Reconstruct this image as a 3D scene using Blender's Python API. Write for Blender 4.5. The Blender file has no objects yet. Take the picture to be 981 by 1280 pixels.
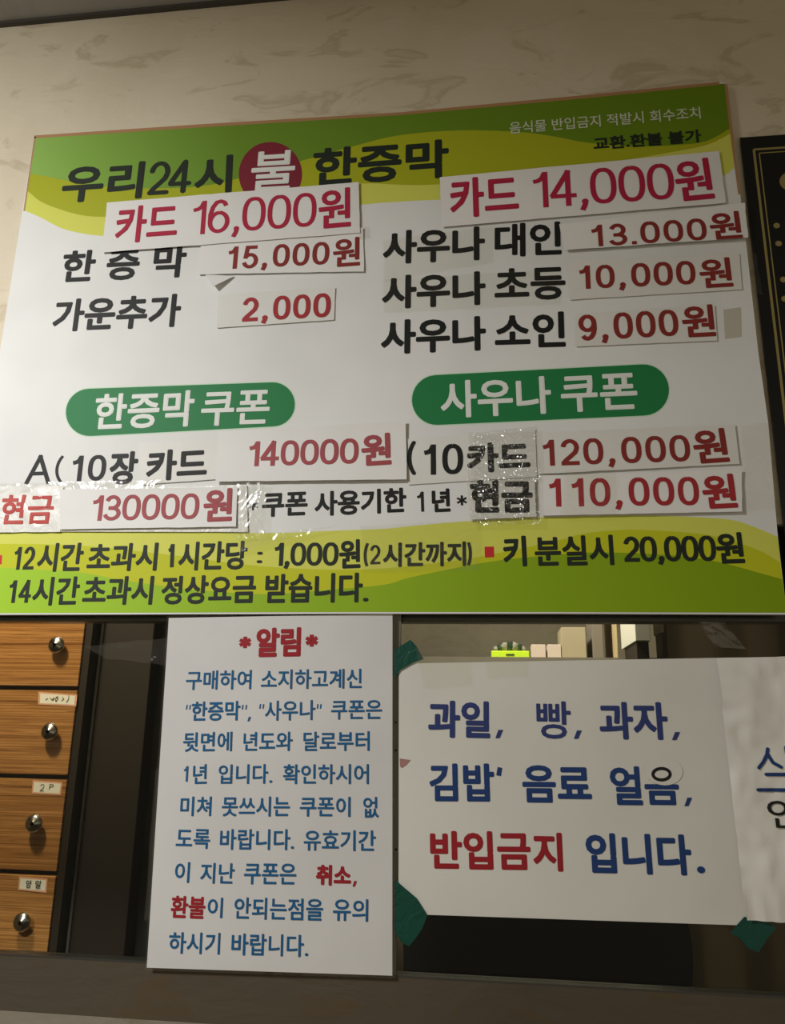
import bpy, bmesh, math, random
from mathutils import Vector, Matrix, noise
random.seed(4)
SC = bpy.context.scene
COL = SC.collection
# ------------------------------------------------------------------ camera
S = 0.7315                       # camera to wall, metres
CAMZ = 1.5
FPX = 1001.0
CXP, CYP = 490.5, 640.0
a_, b_, c_ = -0.2612, 0.1266, 0.0171
Rx = Matrix(((1,0,0),(0,math.cos(a_),-math.sin(a_)),(0,math.sin(a_),math.cos(a_))))
Ry = Matrix(((math.cos(b_),0,math.sin(b_)),(0,1,0),(-math.sin(b_),0,math.cos(b_))))
Rz = Matrix(((math.cos(c_),-math.sin(c_),0),(math.sin(c_),math.cos(c_),0),(0,0,1)))
RB = Rz @ Rx @ Ry @ Matrix(((1,0,0),(0,0,-1),(0,1,0)))
CAM = Vector((0, -S, CAMZ))
cd = bpy.data.cameras.new('camera'); cam = bpy.data.objects.new('camera', cd); COL.objects.link(cam)
cd.sensor_fit = 'HORIZONTAL'; cd.sensor_width = 36.0; cd.lens = FPX/981*36; cd.clip_start = 0.01
RT = RB.transposed()
mw = Matrix.Identity(4)
for i in range(3):
    mw[i][0] = RT[i][0]; mw[i][1] = -RT[i][1]; mw[i][2] = -RT[i][2]; mw[i][3] = CAM[i]
cam.matrix_world = mw
SC.camera = cam
def U(px, py, y=0.0):
    """the point of the upright plane at depth y that the photograph shows at this pixel"""
    d = RT @ Vector(((px-CXP)/FPX, (py-CYP)/FPX, 1.0))
    return CAM + d*((y-CAM.y)/d.y)
# ------------------------------------------------------------------ world, lights, exposure
w = bpy.data.worlds.new('world'); SC.world = w; w.use_nodes = True
w.node_tree.nodes['Background'].inputs[0].default_value = (1.0, 0.86, 0.64, 1)
w.node_tree.nodes['Background'].inputs[1].default_value = 0.34
def area(name, loc, target, size, power, color):
    l = bpy.data.lights.new(name, 'AREA'); l.shape = 'RECTANGLE'; l.size, l.size_y = size
    l.energy = power; l.color = color
    o = bpy.data.objects.new(name, l); COL.objects.link(o); o.location = loc
    o.rotation_euler = (Vector(target)-Vector(loc)).to_track_quat('-Z', 'Y').to_euler()
    return o
area('hall_lamp_light', (-0.84, -0.84, 2.18), (-1.02, -0.55, 1.30), (0.20, 0.16), 18.8, (1.0, 0.99, 0.97))
area('booth_lamp_light', (-0.85, 0.12, 2.27), (-0.75, 0.55, 1.5), (0.10, 0.10), 9.5, (1.0, 0.86, 0.62))
area('shelf_lamp_light', (-0.10, 0.98, 2.25), (0.3, 1.2, 1.70), (0.12, 0.12), 11, (1.0, 0.93, 0.80))
SC.view_settings.view_transform = 'Standard'; SC.view_settings.look = 'None'
SC.view_settings.exposure = 0.0; SC.view_settings.gamma = 1.0; SC.view_settings.use_curve_mapping = False
# ------------------------------------------------------------------ materials
def lin(c): return tuple(((x/255)/12.92 if x/255 <= .04045 else ((x/255+.055)/1.055)**2.4) for x in c)
def mat(name, col, rough=0.5, spec=0.5, metal=0.0, coat=0.0, coat_rough=0.1):
    m = bpy.data.materials.new(name); m.use_nodes = True
    b = m.node_tree.nodes['Principled BSDF']
    b.inputs['Base Color'].default_value = (*col, 1)
    b.inputs['Roughness'].default_value = rough; b.inputs['Metallic'].default_value = metal
    b.inputs['Specular IOR Level'].default_value = spec
    b.inputs['Coat Weight'].default_value = coat; b.inputs['Coat Roughness'].default_value = coat_rough
    return m
def nodes(m): return m.node_tree.nodes, m.node_tree.links, m.node_tree.nodes['Principled BSDF']
def coords(m, scale=(1,1,1), rot=(0,0,0)):
    N, L, b = nodes(m)
    tc = N.new('ShaderNodeTexCoord'); mp = N.new('ShaderNodeMapping')
    mp.inputs['Scale'].default_value = scale; mp.inputs['Rotation'].default_value = rot
    L.new(tc.outputs['Object'], mp.inputs[0]); return mp.outputs[0]
def noise_n(m, co, scale, detail=4, rough=.55, dist=0.0):
    N, L, b = nodes(m); n = N.new('ShaderNodeTexNoise')
    n.inputs['Scale'].default_value = scale; n.inputs['Detail'].default_value = detail
    n.inputs['Roughness'].default_value = rough; n.inputs['Distortion'].default_value = dist
    L.new(co, n.inputs['Vector']); return n.outputs['Fac']
def ramp(m, fac, stops):
    N, L, b = nodes(m); r = N.new('ShaderNodeValToRGB')
    while len(r.color_ramp.elements) < len(stops): r.color_ramp.elements.new(0.5)
    for e, (p, c) in zip(r.color_ramp.elements, stops): e.position = p; e.color = (*c, 1)
    L.new(fac, r.inputs[0]); return r.outputs[0]
def bump(m, h, strength, dist=0.001, prev=None):
    N, L, b = nodes(m); n = N.new('ShaderNodeBump')
    n.inputs['Strength'].default_value = strength; n.inputs['Distance'].default_value = dist
    L.new(h, n.inputs['Height'])
    if prev: L.new(prev, n.inputs['Normal'])
    L.new(n.outputs[0], b.inputs['Normal']); return n.outputs[0]
def mixc(m, fac, A, B, mode='MIX'):
    N, L, b = nodes(m); x = N.new('ShaderNodeMix'); x.data_type = 'RGBA'; x.blend_type = mode
    for s, v in ((0, fac), (6, A), (7, B)):
        if hasattr(v, 'links') or hasattr(v, 'is_output'): L.new(v, x.inputs[s])
        else: x.inputs[s].default_value = v if s == 0 else (*v, 1)
    return x.outputs[2]
def stucco(name, c1, c2, stain, bs=0.6):
    m = mat(name, c1, 0.55, 0.35); N, L, b = nodes(m)
    co = coords(m, (1, 1, 1)); st = coords(m, (1.0, 1.0, 2.2), (0, 0.55, 0))
    n1 = noise_n(m, co, 3.2, 5, .6, .6); n2 = noise_n(m, st, 11, 4, .55, 1.2); n3 = noise_n(m, co, 60, 3, .5)
    base = mixc(m, ramp(m, n1, [(.35, (0,0,0)), (.7, (1,1,1))]), c1, c2)
    sr = ramp(m, n2, [(.56, (0,0,0)), (.63, (1,1,1)), (.70, (.3,.3,.3))])
    sm = mixc(m, 0.45, (0,0,0), sr)
    L.new(mixc(m, sm, base, stain), b.inputs['Base Color'])
    p = bump(m, n2, bs, 0.003); bump(m, n3, 0.25, 0.0006, p)
    return m
M = {}
M['wall'] = stucco('stucco wallpaper', (.70,.63,.49), (.60,.52,.38), (.38,.30,.18))
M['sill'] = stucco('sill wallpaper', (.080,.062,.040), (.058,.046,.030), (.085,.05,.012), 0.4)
M['wall_shaded'] = stucco('shaded wallpaper', (.24,.21,.165), (.20,.17,.13), (.14,.11,.07))  # same wallpaper as the wall, with the shade lower down put into its colour
M['ceiling'] = stucco('ceiling paint', (.36,.35,.33), (.33,.32,.30), (.28,.27,.25), .2)
M['booth_wall'] = stucco('booth wall paint', (.42,.36,.25), (.36,.31,.21), (.30,.25,.16), .2)
M['darkjoint'] = mat('grime line', (.06,.055,.045), .8)  # dark strip where the wall meets the ceiling
def papery(name, c, rough=.45, wr=0.0, spec=.5, coat=0, sc=30, tint=None):
    m = mat(name, c, rough, spec, 0, coat, .12); co = coords(m)
    n = noise_n(m, co, 7, 3, .5); N, L, b = nodes(m)
    d = tint or tuple(x*.90 for x in c)
    L.new(mixc(m, ramp(m, n, [(.4, (0,0,0)), (.7, (1,1,1))]), c, d), b.inputs['Base Color'])
    if wr:
        v = noise_n(m, co, sc, 3, .6, 1.5); bump(m, v, wr, .002)
    return m
M['board'] = papery('printed acrylic white', (.77,.775,.76), .60, spec=.22)
M['paper'] = papery('price strip paper', (.79,.78,.76), .60, .12, .25, sc=14)
M['paper_dull'] = papery('old price strip paper', (.73,.72,.68), .50, .18, .3, sc=18)
M['patch'] = papery('translucent label', (.75,.75,.71), .3, .15, sc=20)
M['crumple'] = papery('crumpled taped paper', (.74,.73,.69), .38, .8, coat=.2, sc=26)
M['foil'] = papery('crinkled taped label', (.66,.66,.62), .2, .8, coat=1.0, sc=40)
M['notice'] = papery('laminated notice paper', (.63,.62,.60), .45, spec=.3)
M['notice_b'] = papery('thick notice paper', (.67,.66,.60), .5, .05, .3, sc=9)
M['notice_c'] = papery('creased notice paper', (.77,.76,.70), .45, .35, sc=9)
def ink(name, c, rough=.55): return mat(name, c, max(rough, .55), .22)
M['black'] = ink('black ink', (.012,.013,.012)); M['title'] = ink('dark green black ink', (.018,.026,.016))
M['crimson'] = ink('crimson ink', (.42,.02,.055)); M['red'] = ink('red ink', (.36,.03,.035))
M['faded'] = ink('faded red ink', (.36,.07,.08)); M['darkred'] = ink('brown red ink', (.24,.03,.025))
M['whiteink'] = ink('white ink', (.74,.76,.72)); M['softwhite'] = ink('pale ink', (.60,.64,.50))
M['blue'] = ink('blue ink', (.012,.10,.24)); M['navy'] = ink('navy ink', (.03,.045,.16)); M['navy2'] = ink('deep blue ink', (.015,.045,.16))
M['redn'] = ink('notice red ink', (.31,.015,.022)); M['ghost'] = mat('tape residue', (.52,.50,.42), .6)
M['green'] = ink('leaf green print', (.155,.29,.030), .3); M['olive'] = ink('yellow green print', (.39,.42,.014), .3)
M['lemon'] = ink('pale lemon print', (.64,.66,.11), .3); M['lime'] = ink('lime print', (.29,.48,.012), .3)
M['yellow'] = ink('yellow print', (.52,.55,.016), .3); M['pill'] = ink('green badge print', (.016,.195,.058), .3)
M['palepill'] = ink('pale green outline', (.55,.72,.55), .3)
M['maroon'] = ink('maroon disc print', (.20,.02,.035), .3); M['rust'] = mat('rusty edge tape', (.42,.22,.10), .5)
M['redsq'] = ink('red square print', (.55,.03,.03))
M['softred'] = ink('washed red ink', (.50,.075,.065))
M['edge'] = mat('board edge', (.45,.44,.34), .4)
M['greentape'] = papery('green cloth tape', (.003,.062,.042), .4, .6, .3, sc=60, tint=(.002,.035,.024))
M['signblack'] = mat('black lacquer', (.006,.006,.006), .35); M['gold'] = mat('gold paint', (.36,.29,.10), .4, .5, .3)
M['alu'] = mat('dull aluminium', (.18,.175,.14), .4, .5, .5); M['aludark'] = mat('dark window rail', (.05,.048,.04), .25, .5, .3)
def wood(name, stops, scale, rough=.35):
    m = mat(name, (.5,.3,.1), rough); co = coords(m, (1, 1, scale)); N, L, b = nodes(m)
    n = noise_n(m, co, 1.6, 6, .62, .25)
    L.new(ramp(m, n, stops), b.inputs['Base Color']); return m
M['wood'] = wood('striped drawer wood', [(.34, (.17,.062,.014)), (.40, (.42,.19,.055)), (.46, (.24,.095,.022)), (.50,(.52,.26,.085)), (.55,(.44,.20,.055)), (.58,(.22,.085,.02)), (.63, (.50,.24,.08)), (.72,(.33,.14,.035))], 120)
M['carcass'] = mat('dark cabinet edge', (.02,.013,.008), .5); M['brown'] = mat('dark brown panel', (.017,.011,.007), .5)
M['blackpanel'] = mat('black panel', (.010,.011,.011), .5)
M['vein'] = wood('brown curtain cloth', [(.3,(.05,.035,.018)),(.7,(.10,.075,.04))], 1, .7)
M['chrome'] = mat('chrome', (.55,.53,.50), .22, .5, 1.0); M['label'] = mat('cream sticker', (.92,.88,.78), .5)
M['labelred'] = mat('red sticker border', (.80,.42,.28), .5)
M['chair'] = mat('black upholstery', (.004,.004,.004), .8, .2)
M['carton'] = mat('beige carton', (.40,.33,.21), .7); M['pinkbox'] = mat('pale pink box', (.62,.50,.42), .6)
M['whitebox'] = mat('white box', (.72,.68,.56), .6); M['shelf'] = mat('shelf board', (.22,.19,.14), .6)
M['hivis'] = mat('acid yellow plastic', (.60,.85,.03), .4); M['darkgreen'] = mat('dark green plastic', (.02,.04,.02), .3)
M['greybox'] = mat('grey carton side', (.20,.17,.13), .7); M['tanbook'] = mat('tan carton', (.50,.38,.20), .7)
M['floor'] = mat('floor tile', (.25,.22,.18), .4)
def clear(name, gloss, tint=(1,1,1), rough=.05, wr=0.0, sc=40, fac=.12, depth=.003):
    m = bpy.data.materials.new(name); m.use_nodes = True; N, L = m.node_tree.nodes, m.node_tree.links
    N.remove(N['Principled BSDF']); out = N['Material Output']
    t = N.new('ShaderNodeBsdfTransparent'); t.inputs[0].default_value = (*tint, 1)
    g = N.new('ShaderNodeBsdfGlossy'); g.inputs['Roughness'].default_value = rough; g.inputs['Color'].default_value = (*gloss, 1)
    mx = N.new('ShaderNodeMixShader')
    mx.inputs[0].default_value = fac
    L.new(t.outputs[0], mx.inputs[1]); L.new(g.outputs[0], mx.inputs[2]); L.new(mx.outputs[0], out.inputs[0])
    if wr:
        tc = N.new('ShaderNodeTexCoord'); n = N.new('ShaderNodeTexNoise'); n.inputs['Scale'].default_value = sc; n.inputs['Distortion'].default_value = 2
        b = N.new('ShaderNodeBump'); b.inputs['Strength'].default_value = wr; b.inputs['Distance'].default_value = depth
        L.new(tc.outputs['Object'], n.inputs['Vector']); L.new(n.outputs['Fac'], b.inputs['Height'])
        L.new(b.outputs[0], g.inputs['Normal'])
    return m
M['glass'] = clear('window glass', (1,1,1), (.94,.96,.93), .02, fac=0.008)
M['film'] = clear('clear tape film', (1,1,1), (.985,.985,.96), .18, .7, 26, .05)
M['film2'] = clear('crinkled clear tape', (1,1,1), (.98,.98,.96), .18, .9, 34, .09)
M['film3'] = clear('deeply crinkled clear tape', (1,1,1), (.985,.985,.97), .16, 1.0, 46, .12, .02)
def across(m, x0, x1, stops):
    """colour that changes along the board from x0 to x1"""
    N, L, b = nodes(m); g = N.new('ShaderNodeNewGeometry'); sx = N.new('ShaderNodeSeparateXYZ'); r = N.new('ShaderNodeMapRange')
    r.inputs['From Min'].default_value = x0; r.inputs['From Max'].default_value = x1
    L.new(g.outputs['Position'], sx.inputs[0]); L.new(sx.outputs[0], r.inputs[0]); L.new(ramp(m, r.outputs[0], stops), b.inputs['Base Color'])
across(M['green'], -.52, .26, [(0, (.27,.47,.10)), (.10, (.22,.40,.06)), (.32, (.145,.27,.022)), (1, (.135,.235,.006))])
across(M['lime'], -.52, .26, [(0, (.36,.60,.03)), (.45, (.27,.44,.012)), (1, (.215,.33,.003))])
# ------------------------------------------------------------------ object helpers
def wloc(o):
    v = Vector((0,0,0))
    while o: v += o.location; o = o.parent
    return v
def obj(name, verts, faces, m, parent=None, smooth=False, loc=None):
    verts = [Vector(v) for v in verts]
    if parent: base = wloc(parent)
    elif loc is not None: base = Vector(loc)
    else:
        base = Vector((sum(v.x for v in verts)/len(verts), sum(v.y for v in verts)/len(verts), min(v.z for v in verts)))
    me = bpy.data.meshes.new(name); me.from_pydata([v-base for v in verts], [], faces); me.validate()
    if smooth: me.polygons.foreach_set('use_smooth', [True]*len(me.polygons))
    me.materials.append(m)
    o = bpy.data.objects.new(name, me); COL.objects.link(o)
    if parent: o.parent = parent
    else: o.location = base
    return o
def empty(name, loc):
    o = bpy.data.objects.new(name, None); COL.objects.link(o); o.location = loc; o.empty_display_size = .05; return o
def tag(o, label=None, cat=None, group=None, kind=None):
    for k, v in (('label', label), ('category', cat), ('group', group), ('kind', kind)):
        if v: o[k] = v
    return o
def boxg(x0, x1, y0, y1, z0, z1):
    v = [(x,y,z) for x in (x0,x1) for y in (y0,y1) for z in (z0,z1)]
    return v, [(0,1,3,2),(4,6,7,5),(0,4,5,1),(2,3,7,6),(0,2,6,4),(1,5,7,3)]
def box(name, b, m, parent=None, bevel=0.0, loc=None):
    v, f = boxg(*b); o = obj(name, v, f, m, parent, loc=loc)
    if bevel:
        bm = bmesh.new(); bm.from_mesh(o.data)
        bmesh.ops.bevel(bm, geom=bm.edges[:], offset=bevel, segments=2, profile=.6, affect='EDGES'); bm.to_mesh(o.data); bm.free()
    return o
def prism(name, pts, y0, y1, m, parent=None):
    """polygon given as (x,z) points, extruded from the front y0 to the back y1"""
    n = len(pts); v = [(p[0], y0, p[1]) for p in pts]+[(p[0], y1, p[1]) for p in pts]
    f = [tuple(range(n)), tuple(range(2*n-1, n-1, -1))]+[(i, i+n, (i+1)%n+n, (i+1)%n) for i in range(n)]
    o = obj(name, v, f, m, parent)
    bm = bmesh.new(); bm.from_mesh(o.data); bmesh.ops.recalc_face_normals(bm, faces=bm.faces); 
    bmesh.ops.triangulate(bm, faces=[q for q in bm.faces if len(q.verts) > 4]); bm.to_mesh(o.data); bm.free()
    return o
def px(pts, y): return [(U(a, b, y).x, U(a, b, y).z) for a, b in pts]
def lathe(name, prof, origin, m, parent, seg=20):
    """turned about the y axis through origin; prof = (radius, y) pairs"""
    v, f = [], []
    for r, y in prof:
        for k in range(seg):
            t = 2*math.pi*k/seg; v.append((origin[0]+r*math.cos(t), origin[1]+y, origin[2]+r*math.sin(t)))
    for i in range(len(prof)-1):
        for k in range(seg): f.append((i*seg+k, i*seg+(k+1)%seg, (i+1)*seg+(k+1)%seg, (i+1)*seg+k))
    f.append(tuple(range(seg))); f.append(tuple(range(len(prof)*seg-1, (len(prof)-1)*seg-1, -1)))
    return obj(name, v, f, m, parent, smooth=True)
# ------------------------------------------------------------------ lettering
_glyph = {}
def hangul(text):
    """outline and fill of a run of text set in Blender's built-in face"""
    if text in _glyph: return _glyph[text]
    c = bpy.data.curves.new('run', 'FONT'); c.body = text; c.resolution_u = 3
    o = bpy.data.objects.new('run', c); COL.objects.link(o)
    dg = bpy.context.evaluated_depsgraph_get()
    me = bpy.data.meshes.new_from_object(o.evaluated_get(dg))
    vs = [(v.co.x, v.co.y) for v in me.vertices]; fs = [tuple(p.vertices) for p in me.polygons]
    cnt = {}
    for p in fs:
        for i in range(len(p)):
            e = tuple(sorted((p[i], p[(i+1) % len(p)]))); cnt[e] = cnt.get(e, 0)+1
    # drop doubled outline vertices
    ed = [e for e, k in cnt.items() if k == 1]
    bpy.data.objects.remove(o); bpy.data.curves.remove(c); bpy.data.meshes.remove(me)
    _glyph[text] = (vs, fs, ed); return _glyph[text]
def arc(cx, cy, rx, ry, a0, a1, n=12, sq=1.0):
    out = []
    for i in range(n+1):
        t = math.radians(a0+(a1-a0)*i/n); c, s = math.cos(t), math.sin(t)
        out.append((cx+rx*math.copysign(abs(c)**sq, c), cy+ry*math.copysign(abs(s)**sq, s)))
    return out
DIG = {  # centre lines, width of the figure first
 '0': (.62, [arc(.31,.5,.31,.5,90,450,26,.82)]),
 '1': (.36, [[(.36,0),(.36,1)], [(.0,.76),(.16,.79),(.28,.87),(.33,1)]]),
 '2': (.58, [arc(.29,.70,.28,.30,172,-12,14)+[(.50,.48),(.30,.30),(.10,.13),(.0,.0)], [(0,0),(.58,0)]]),
 '3': (.58, [arc(.28,.745,.26,.255,165,-90,12), [(.18,.49),(.30,.49)], arc(.28,.245,.30,.245,90,-170,13)]),
 '4': (.64, [[(.46,0),(.46,1)], [(.46,1),(.0,.30)], [(0,.26),(.64,.26)]]),
 '5': (.58, [[(.52,1),(.12,1)], [(.12,1),(.05,.50)], arc(.28,.30,.30,.32,140,-165,16)]),
 '6': (.60, [arc(.30,.31,.29,.31,90,450,20), [(.52,.84),(.46,.95),(.34,1.0),(.20,.97),(.08,.82),(.01,.58),(.01,.32)]]),
 '9': (.60, [arc(.30,.69,.29,.31,90,450,20), [(.08,.14),(.16,.03),(.28,0),(.42,.05),(.53,.2),(.59,.42),(.59,.68)]]),
 ',': (.12, [[(.10,.10),(.09,-.04),(.0,-.22)]]), '.': (.04, [[(.0,.0),(.04,.0)]]),
 "'": (.03, [[(.02,1.0),(.0,.80)]]),
 '(': (.20, [arc(.42,.45,.40,.72,135,225,10)]), ')': (.20, [arc(-.22,.45,.40,.72,45,-45,10)]),
 ':': (.04, [[(.0,.12),(.04,.12)], [(.0,.72),(.04,.72)]]),
 '*': (.8, [[(.4,0),(.4,1)], [(.0,.25),(.8,.75)], [(.0,.75),(.8,.25)]]),
 'A': (.78, [[(0,0),(.39,1)], [(.39,1),(.78,0)], [(.14,.34),(.64,.34)]]),
 '"': (.28, [[(.03,1.0),(.0,.76)], [(.28,1.0),(.25,.76)]]),
 'P': (.5, [[(0,0),(0,1)], [(0,1),(.3,1),(.48,.88),(.48,.64),(.3,.5),(0,.5)]]),
}
class Ink:
    def __init__(s, y, surf=None, lift=.00025):
        s.v, s.f, s.y, s.surf, s.lift, s.k = [], [], y, surf, lift, 0
    def put(s, x, z, k):
        y = s.y + (s.surf(x, z) if s.surf else 0) - s.lift - k*1.0e-6
        s.v.append((x, y, z)); return len(s.v)-1
    def poly(s, pts):
        s.k = (s.k+1) % 170
        s.f.append(tuple(s.put(x, z, s.k) for x, z in pts))
    def seg(s, a, b, ra, rb=None):
        rb = ra if rb is None else rb
        dx, dz = b[0]-a[0], b[1]-a[1]; l = math.hypot(dx, dz)
        if l < 1e-7: return
        nx, nz = -dz/l*ra, dx/l*rb
        n = max(1, int(l/.012)) if s.surf else 1
        for i in range(n):
            p = (a[0]+dx*i/n, a[1]+dz*i/n); q = (a[0]+dx*(i+1)/n, a[1]+dz*(i+1)/n)
            s.poly([(p[0]-nx, p[1]-nz), (q[0]-nx, q[1]-nz), (q[0]+nx, q[1]+nz), (p[0]+nx, p[1]+nz)])
    def disc(s, c, ra, rb=None, n=8):
        rb = ra if rb is None else rb
        s.poly([(c[0]+ra*math.cos(2*math.pi*i/n), c[1]+rb*math.sin(2*math.pi*i/n)) for i in range(n)])
    def line(s, pts, r, rz=None, caps=False):
        """pixel polyline as a pen stroke, radius in metres"""
        for i in range(len(pts)-1): s.seg(pts[i], pts[i+1], r, rz)
        for i, p in enumerate(pts):
            if caps or 0 < i < len(pts)-1: s.disc(p, r, rz)
    def frame(s, bl, br, h):
        A, B = U(*bl, s.y), U(*br, s.y); d = B-A; W = math.hypot(d.x, d.z); ex = (d.x/W, d.z/W); ez = (-ex[1], ex[0])
        T_ = U((bl[0]+br[0])/2, (bl[1]+br[1])/2-h, s.y)-U((bl[0]+br[0])/2, (bl[1]+br[1])/2, s.y); H = T_.x*ez[0]+T_.z*ez[1]
        return A, ex, ez, W, H
    def text(s, t, bl, br, h, wt=1.0):
        """Hangul run; bl, br = ink's lower corners in the photograph, h = ink height, wt = extra pen radius (px)"""
        r = wt*S/1000*.98; A, ex, ez, W, H = s.frame(bl, br, h)
        vs, fs, ed = hangul(t)
        x0 = min(v[0] for v in vs); x1 = max(v[0] for v in vs); y0 = min(v[1] for v in vs); y1 = max(v[1] for v in vs)
        sx = (W-2*r)/(x1-x0); sy = (H-2*r)/(y1-y0)
        P = []
        for v in vs:
            u, q = r+(v[0]-x0)*sx, r+(v[1]-y0)*sy
            P.append((A.x+ex[0]*u+ez[0]*q, A.z+ex[1]*u+ez[1]*q))
        base = len(s.v)
        for p in P: s.put(p[0], p[1], 175)
        s.f += [tuple(base+i for i in f) for f in fs]
        if r > 0:
            used = set()
            for a, b in ed:
                if math.dist(P[a], P[b]) > 1e-6: s.seg(P[a], P[b], r)
                for q in (a, b):
                    kq = (round(P[q][0], 5), round(P[q][1], 5))
                    if kq not in used: used.add(kq); s.disc(P[q], r, n=7)
    def num(s, t, bl, br, h, wt, wz=None, gap=.36, caps=False):
        """figures: bl, br = baseline ends, h = figure height, wt = pen half width in px"""
        r = wt*S/1000*.98; rz = (wz or wt*.86)*S/1000*.98
        A, ex, ez, W, H = s.frame(bl, br, h)
        x = 0; items = []
        for i, ch in enumerate(t):
            wd, st = DIG[ch]
            if ch == '1' and i: x += .10
            items.append((x, st)); x += wd+gap*(1 if ch not in ',.' else 1.0)+(.10 if ch == '1' and i+1 < len(t) and gap > .3 else 0)+(.10 if ch == ',' and gap > .3 else 0)
            if i+1 < len(t) and t[i+1] == ',': x += .0
        tot = x-gap
        if tot <= 0: tot = .01
        sx = (W-2*r)/tot; sy = H-2*rz
        for (x0, st), ch in zip(items, t):
            if ch == ',':
                q0 = (r+(x0+.09)*sx, rz+.05*sy); s.disc((A.x+ex[0]*q0[0]+ez[0]*q0[1], A.z+ex[1]*q0[0]+ez[1]*q0[1]), r*1.25, rz*1.35, 10)
            for pl in st:
                pts = []
                for a, b in pl:
                    u, q = r+(x0+a)*sx, rz+b*sy
                    pts.append((A.x+ex[0]*u+ez[0]*q, A.z+ex[1]*u+ez[1]*q))
                ln = len(pts) > 2
                for i in range(len(pts)-1): 
                    a, b = pts[i], pts[i+1]
                    if len(pts) == 2 and not caps:      # square ends reach the ink box
                        l = math.dist(a, b) or 1; e = min(r, rz)*.95/l
                        a, b = (a[0]-(b[0]-a[0])*e, a[1]-(b[1]-a[1])*e), (b[0]+(b[0]-a[0])*e, b[1]+(b[1]-a[1])*e)
                    s.seg(a, b, r, rz)
                for i, p in enumerate(pts):
                    if caps or (ln and 0 < i < len(pts)-1): s.disc(p, r, rz, 10)
    def build(s, m, parent, name='lettering'):
        return obj(name, s.v, s.f, m, parent)
# ------------------------------------------------------------------ papers
def sheet(name, cor, y, m, bend=None, nx=24, nz=10, label=None, cat='sign', group=None, parent=None, thick=.0002, rag=0.0, film=False):
    """a sheet of paper; cor = TL, TR, BR, BL pixels; bend(u, v) = bulge towards the room in metres"""
    q = [U(a, b, y) for a, b in cor]; TL, TR, BR, BL = q
    ex = (TR-TL+BR-BL)/2; ez = (TL-BL+TR-BR)/2; c = (TL+TR+BR+BL)/4
    def uv(x, z):
        d = Vector((x-c.x, 0, z-c.z)); e = Vector((ex.x,0,ex.z)); g = Vector((ez.x,0,ez.z))
        det = e.x*g.z-e.z*g.x
        return (d.x*g.z-d.z*g.x)/det+.5, (e.x*d.z-e.z*d.x)/det+.5
    def surf(x, z):
        if not bend: return 0
        u, v = uv(x, z); return -bend(min(max(u, 0), 1), min(max(v, 0), 1))
    V, F = [], []
    for j in range(nz+1):
        for i in range(nx+1):
            u, v = i/nx, j/nz
            p = BL.lerp(BR, u).lerp(TL.lerp(TR, u), v)
            if rag and (i in (0, nx) or j in (0, nz)):
                p = p+Vector((noise.noise(p*90)*rag, 0, noise.noise(p*90+Vector((7,3,1)))*rag))
            V.append((p.x, y+(surf(p.x, p.z)), p.z))
    n = nx+1
    for j in range(nz):
        for i in range(nx): F.append((j*n+i, j*n+i+1, (j+1)*n+i+1, (j+1)*n+i))
    if film:
        return tag(obj(name, V, F, m, parent, smooth=True), label, cat if not parent else None, group), surf
    K = len(V); V += [(a, b+thick, c_) for a, b, c_ in V]
    F += [tuple(K+i for i in reversed(f)) for f in F[:]]
    rim = [i for i in range(n)]+[j*n+nx for j in range(1, nz+1)]+[nz*n+i for i in range(nx-1, -1, -1)]+[j*n for j in range(nz-1, 0, -1)]
    Q = len(V)
    for a in rim: V += [V[a], V[a+K]]
    R_ = len(rim)
    for i in range(R_): j = (i+1) % R_; F.append((Q+2*i, Q+2*i+1, Q+2*j+1, Q+2*j))
    o = obj(name, V, F, m, parent, smooth=True); o.data.polygons.foreach_set('use_smooth', [i < 2*nx*nz for i in range(len(o.data.polygons))])
    tag(o, label, cat if not parent else None, group)
    return o, surf
def wav(seed, amp, fu=3.0, fv=1.5, lift=0.0, edge=0.0):
    amp *= .7; edge *= .6
    def b(u, v):
        e = edge*((1-v)**4+.6*v**6)
        return lift+amp*(0.5+.5*noise.noise(Vector((u*fu+seed*7.1, v*fv+seed*1.7, seed*.37))))+e
    return b
YB = -0.008          # face of the price board
YP = YB-.0010        # lowest layer of stuck-on strips
# ================================================================== SETTING
G = S
zw = CAMZ-.2721*G; x_l, x_r = -1.35, 1.05
ZC = CAMZ+1.1285*G
def struct(o): o['kind'] = 'structure'; return o
# front wall as one mesh around the window opening
zt = 1.68
V, F = [], []
for b in ((-2.4, 2.2, 0, .07, zt, ZC), (-2.4, x_l, 0, .07, zw, zt), (x_r, 2.2, 0, .07, zw, zt)):
    v, f = boxg(*b); k = len(V); V += v; F += [tuple(k+i for i in q) for q in f]
struct(obj('wall_front', V, F, M['wall'], loc=(0, 0, 0)))
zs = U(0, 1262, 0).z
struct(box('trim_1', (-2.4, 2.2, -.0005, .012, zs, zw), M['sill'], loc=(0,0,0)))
struct(box('wall_lower', (-2.4, 2.2, 0, .012, 0, zs), M['wall_shaded'], loc=(0,0,0)))
struct(box('ceiling', (-2.4, 2.2, -3.0, 2.6, ZC, ZC+.08), M['ceiling'], loc=(0,0,0)))
struct(box('trim_2', (-2.4, 2.2, -.006, 0.0, ZC-.004, ZC), M['darkjoint'], loc=(0,0,0)))
struct(box('floor', (-2.4, 2.2, -3.0, 2.6, -.08, 0), M['floor'], loc=(0,0,0)))
struct(box('wall_back', (-2.4, 2.2, 2.5, 2.6, 0, ZC), M['booth_wall'], loc=(0,0,0)))
struct(box('wall_left', (-2.5, -2.4, 0, 2.6, 0, ZC), M['booth_wall'], loc=(0,0,0)))
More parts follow.
